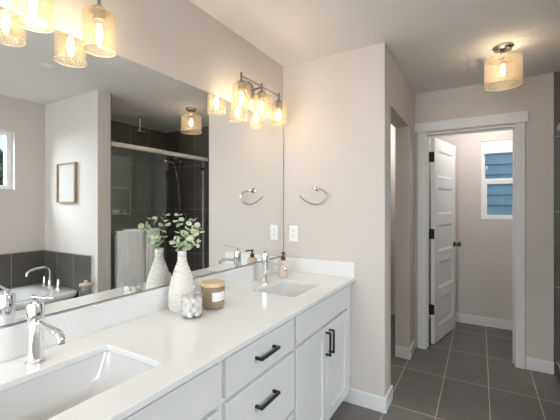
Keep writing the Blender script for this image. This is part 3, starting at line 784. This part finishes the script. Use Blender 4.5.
# ------------------------------------------------------------------ bathtub and its faucet
TZ = .55; tx0, tx1, ty0, ty1 = 2.005, XO - .013, .20, YP - .013
tcx, tcy, thx, thy = (tx0 + tx1) / 2, (ty0 + ty1) / 2, (tx1 - tx0) / 2, (ty1 - ty0) / 2
t = thing('bathtub', 'white drop-in style bathtub in the tiled corner, seen in the mirror', 'bathtub', (tcx, tcy, 0))
L = [rrect(0, 0, thx - .05, thy - .03, .10, 0, 8), rrect(0, 0, thx - .03, thy - .015, .10, TZ - .06, 8), rrect(0, 0, thx - .004, thy - .002, .09, TZ - .045, 8), rrect(0, 0, thx, thy, .09, TZ - .035, 8), rrect(0, 0, thx, thy, .09, TZ - .008, 8), rrect(0, 0, thx - .008, thy - .008, .085, TZ, 8)]
def basin(hx, hy, r, z, oy): return [(p[0], p[1] + oy, p[2]) for p in rrect(0, 0, hx, hy, r, z, 8)]
L += [basin(thx - .075, thy - .125, .20, TZ, -.055), basin(thx - .088, thy - .138, .20, TZ - .012, -.055), basin(thx - .105, thy - .17, .20, TZ - .2, -.055), basin(thx - .14, thy - .23, .18, TZ - .38, -.05), basin(thx - .20, thy - .30, .12, TZ - .42, -.05)]
bm = bmesh.new(); loft(bm, L); finish('shell', bm, M['acrylic'], t, angle=50)
bm = bmesh.new(); lo = []
for r, d in ((0, 0), (.036, 0), (.036, .006), (.030, .010), (0, .011)):
    lo.append([(.10 + max(r, .0003) * math.cos(2 * PI * i / 24), thy - .055 - .155 - d, TZ - .085 + max(r, .0003) * math.sin(2 * PI * i / 24)) for i in range(24)])
loft(bm, lo); finish('overflow_plate', bm, M['chrome'], t)
t = thing('tub_faucet', 'chrome deck-mounted tub faucet with two lever handles', 'faucet', (2.435, 1.782, TZ + .0003))
bm = bmesh.new()
lathe(bm, [(0, 0), (.030, 0), (.030, .006), (.022, .014), (.020, .06), (.017, .065), (0, .065)], 24)
tube(bm, curve_pts([(0, 0, .05), (0, 0, .15), (0, -.006, .178), (0, -.03, .196), (0, -.10, .200), (0, -.165, .190), (0, -.198, .168), (0, -.205, .138)], 42), .0125, 14)
finish('spout', bm, M['chrome'], t)
for s in (-1, 1):
    bm = bmesh.new(); cx0 = s * .135
    lathe(bm, [(0, 0), (.025, 0), (.025, .006), (.017, .014), (.015, .055), (.012, .062), (.010, .088), (0, .090)], 20, (cx0, .012, 0))
    cyl(bm, (cx0 - .02 * s, .012, .080), (cx0 + .062 * s, .012, .084), .006, 10)
    finish('handle', bm, M['chrome'], t)

# stool with glass jar beside the tub
t = thing('stool', 'small round wooden stool beside the end of the bathtub', 'stool', (1.78, 1.768, 0))
bm = bmesh.new(); lathe(bm, [(0, .500), (.085, .500), (.095, .505), (.095, .523), (.090, .527), (0, .527)], 32); finish('seat', bm, M['stool_wood'], t)
for k in range(3):
    a = 2 * PI * k / 3 + .5
    bm = bmesh.new(); cyl(bm, (.085 * math.cos(a), .085 * math.sin(a), 0), (.055 * math.cos(a), .055 * math.sin(a), .501), .010, 12, .013); finish('leg', bm, M['stool_wood'], t)
t = thing('storage_jar', 'round glass jar with a beige knobbed lid beside the bathtub, seen in the mirror', 'jar', (1.78, 1.768, .5275))
bm = bmesh.new(); lathe(bm, [(0, 0), (.040, 0), (.052, .010), (.057, .045), (.054, .095), (.046, .112), (.043, .112), (.051, .093), (.054, .045), (.049, .012), (0, .005)], 36); finish('glass_body', bm, M['clear_glass'], t)
bm = bmesh.new(); lathe(bm, [(0, .1125), (.050, .1125), (.056, .120), (.052, .130), (.03, .134), (0, .135)], 32); ld = finish('lid', bm, M['rope'], t)
bm = bmesh.new(); lathe(bm, [(0, .135), (.007, .135), (.007, .140), (.015, .146), (.016, .154), (.010, .161), (0, .163)], 20); finish('knob', bm, M['rope'], ld)

# ------------------------------------------------------------------ shower
t = thing('shower_enclosure', 'sliding glass shower screen with a bright aluminium header', 'shower screen', (1.872, 0, 0))
bm = bmesh.new(); box(bm, -.025, .028, YQ + .0125, Y2 - .0125, 1.958, 2.006); finish('header_rail', bm, M['satin'], t, bevel=.006, seg=3)
bm = bmesh.new(); box(bm, -.022, .022, YQ + .0125, Y2 - .0125, .0905, .110); finish('bottom_track', bm, M['satin'], t, bevel=.003)
bm = bmesh.new(); box(bm, -.018, -.010, YQ + .020, 2.785, .112, 1.957); gp = finish('glass_panel', bm, M['shower_glass'], t)
bm = bmesh.new(); box(bm, .010, .018, YQ + .020, 2.634, .112, 1.957); finish('glass_panel', bm, M['shower_glass'], t)
bm = bmesh.new(); box(bm, .000, .022, 3.372, 3.392, .111, 1.957); finish('jamb_rail', bm, M['chrome'], t, bevel=.002)
bm = bmesh.new(); box(bm, .007, .015, 3.393, Y2 - .0135, .112, 1.957); finish('side_light', bm, M['shower_glass'], t)
bm = bmesh.new(); box(bm, -.004, .026, 3.362, 3.398, 1.835, 1.870); finish('clip', bm, M['black'], t, bevel=.002)
# towel bar on the glass
BX = -.075; BZ = 1.088
t2 = gp
bm = bmesh.new(); cyl(bm, (BX, 2.015, BZ), (BX, 2.655, BZ), .008, 14)
for yy in (2.03, 2.64): cyl(bm, (BX, yy, BZ), (-.0185, yy, BZ), .007, 12); cyl(bm, (-.023, yy, BZ), (-.0185, yy, BZ), .016, 16)
finish('towel_bar', bm, M['nickel'], gp)

def towel(name, label, y0, y1, zf, zb, thick, rin, ph):
    """folded towel hung over the bar: an inverted U with soft folds"""
    t = 1.872 + BX; bm = bmesh.new(); n = 30
    path = []
    for k in range(9): path.append((-1, zf + (BZ - zf) * k / 8.0, 0))
    arc = []
    rr = rin + thick / 2
    P = [(-rr, zf + (BZ - zf) * k / 12) for k in range(12)] + [(-rr * math.cos(a * PI / 10), BZ + rr * math.sin(a * PI / 10)) for a in range(11)] + [(rr, BZ - (BZ - zb) * k / 12) for k in range(1, 13)]
    loops = []
    for i in range(n + 1):
        y = y0 + (y1 - y0) * i / n; lp_o = []; lp_i = []
        for j, (px, pz) in enumerate(P):
            jn = P[min(j + 1, len(P) - 1)]; jp = P[max(j - 1, 0)]
            tx, tz = jn[0] - jp[0], jn[1] - jp[1]; l_ = math.hypot(tx, tz); nx, nz_ = -tz / l_, tx / l_
            drop = max(0, BZ - pz)
            wob = .003 * math.sin(9 * (y - y0) / .3 + ph) * min(1, drop / .15) + .0015 * math.sin(23 * (y - y0) / .3 + ph * 2 + drop * 6) * min(1, drop / .1)
            edge = min(i, n - i) / n; th = thick * (1 if edge > .03 else .75)
            wob = wob if px < 0 else wob * .3
            lp_o.append((t + px + nx * th / 2 - abs(wob) * (1 if px < 0 else 0), y, pz + nz_ * th / 2)); lp_i.append((t + px - nx * th / 2 - abs(wob) * (1 if px < 0 else 0), y, pz - nz_ * th / 2))
        loops.append(lp_o + lp_i[::-1])
    loft(bm, loops)
    tag(finish(name, bm, M['terry'], bevel=0, angle=60), label, 'towel')
towel('bath_towel', 'large white bath towel on the left of the shower towel bar', 2.075, 2.390, .42, .52, .012, .0095, 0)
towel('hand_towel', 'white hand towel layered over the left bath towel', 2.172, 2.350, .760, .84, .012, .0225, 1.2)
towel('bath_towel', 'large white bath towel on the right of the shower towel bar', 2.415, 2.590, .42, .52, .012, .0095, 2.1)
towel('hand_towel', 'white hand towel layered over the right bath towel', 2.470, 2.580, .80, .85, .008, .0225, 3)

# rain shower head from ceiling
t = thing('rain_shower_head', 'round chrome rain shower head hanging from the shower ceiling', 'shower head', (2.254, 2.694, H - .0005))
bm = bmesh.new(); lathe(bm, [(0, 0), (.030, 0), (.030, -.006), (.012, -.010), (.0095, -.014), (.0095, -.150), (.016, -.155), (.020, -.168), (.018, -.178), (0, -.179)], 24); finish('ceiling_arm', bm, M['chrome'], t)
bm = bmesh.new(); lathe(bm, [(0, -.1795), (.04, -.180), (.088, -.186), (.090, -.190), (.088, -.194), (0, -.195)], 40); hdd = finish('spray_disc', bm, M['chrome'], t)
# hand shower on the end wall
YE = Y2 - .0125
t = thing('hand_shower', 'chrome shower head and hand shower with hose on the end tile wall', 'shower head', (2.40, YE, 1.96))
bm = bmesh.new(); cyl(bm, (0, 0, .03), (0, -.008, .03), .028, 20); tube(bm, curve_pts([(0, 0, .03), (0, -.06, .04), (.0, -.11, .035), (0, -.13, .01)], 12), .0085, 12)
finish('shower_arm', bm, M['chrome'], t)
bm = bmesh.new(); cyl(bm, (0, -.13, .015), (0, -.13, -.01), .016, 16); tube(bm, [(0, -.13, -.002), (-.03, -.15, .012), (-.07, -.175, .022), (-.11, -.20, .026)], [.010, .010, .011, .012], 12)
tube(bm, [(0, -.13, -.002), (.06, -.15, .024), (.13, -.16, .04)], [.011, .0095, .0095], 12)
finish('diverter', bm, M['chrome'], t)
bm = bmesh.new(); cyl(bm, (.125, -.16, .052), (.135, -.166, .030), .034, 24); finish('spray_face', bm, M['chrome'], t)
bm = bmesh.new(); cyl(bm, (-.125, -.205, .038), (-.135, -.213, .014), .045, 24); finish('spray_face', bm, M['chrome'], t)
bm = bmesh.new(); tube(bm, curve_pts([(0, -.13, -.01), (.004, -.10, -.06), (.004, -.055, -.20), (.002, -.04, -.40), (-.004, -.035, -.60), (-.018, -.030, -.66), (-.034, -.035, -.60), (-.026, -.05, -.40), (-.03, -.12, -.10), (-.06, -.165, .0)], 70), .0045, 8); finish('hose', bm, M['chrome'], t)
t = thing('shower_valve', 'square chrome shower valve on the end tile wall', 'faucet', (2.345, YE, 1.205))
bm = bmesh.new(); box(bm, -.052, .052, -.008, 0, -.052, .052); finish('escutcheon', bm, M['chrome'], t, bevel=.006, seg=3)
bm = bmesh.new(); cyl(bm, (0, -.008, 0), (0, -.05, 0), .024, 24); box(bm, -.008, .008, -.052, -.040, -.008, .035); finish('handle', bm, M['black'], t, bevel=.001)
# niche contents
o = one_box('soap_bar', (-.022, .022, -.045, .045, 0, .045), M['cotton'], bevel=.010, seg=3); o.location = (XO - .035, 2.665, 1.2625)
tag(o, 'white block of soap on the shower niche ledge', 'soap')
bm = bmesh.new(); lathe(bm, [(0, 0), (.016, 0), (.017, .003), (.017, .034), (.012, .039), (0, .040)], 24); o = finish('small_pot', bm, M['ceramic']); o.location = (XO - .032, 2.80, 1.2625)
tag(o, 'small pale pot in the shower niche, right of the soap', 'pot')
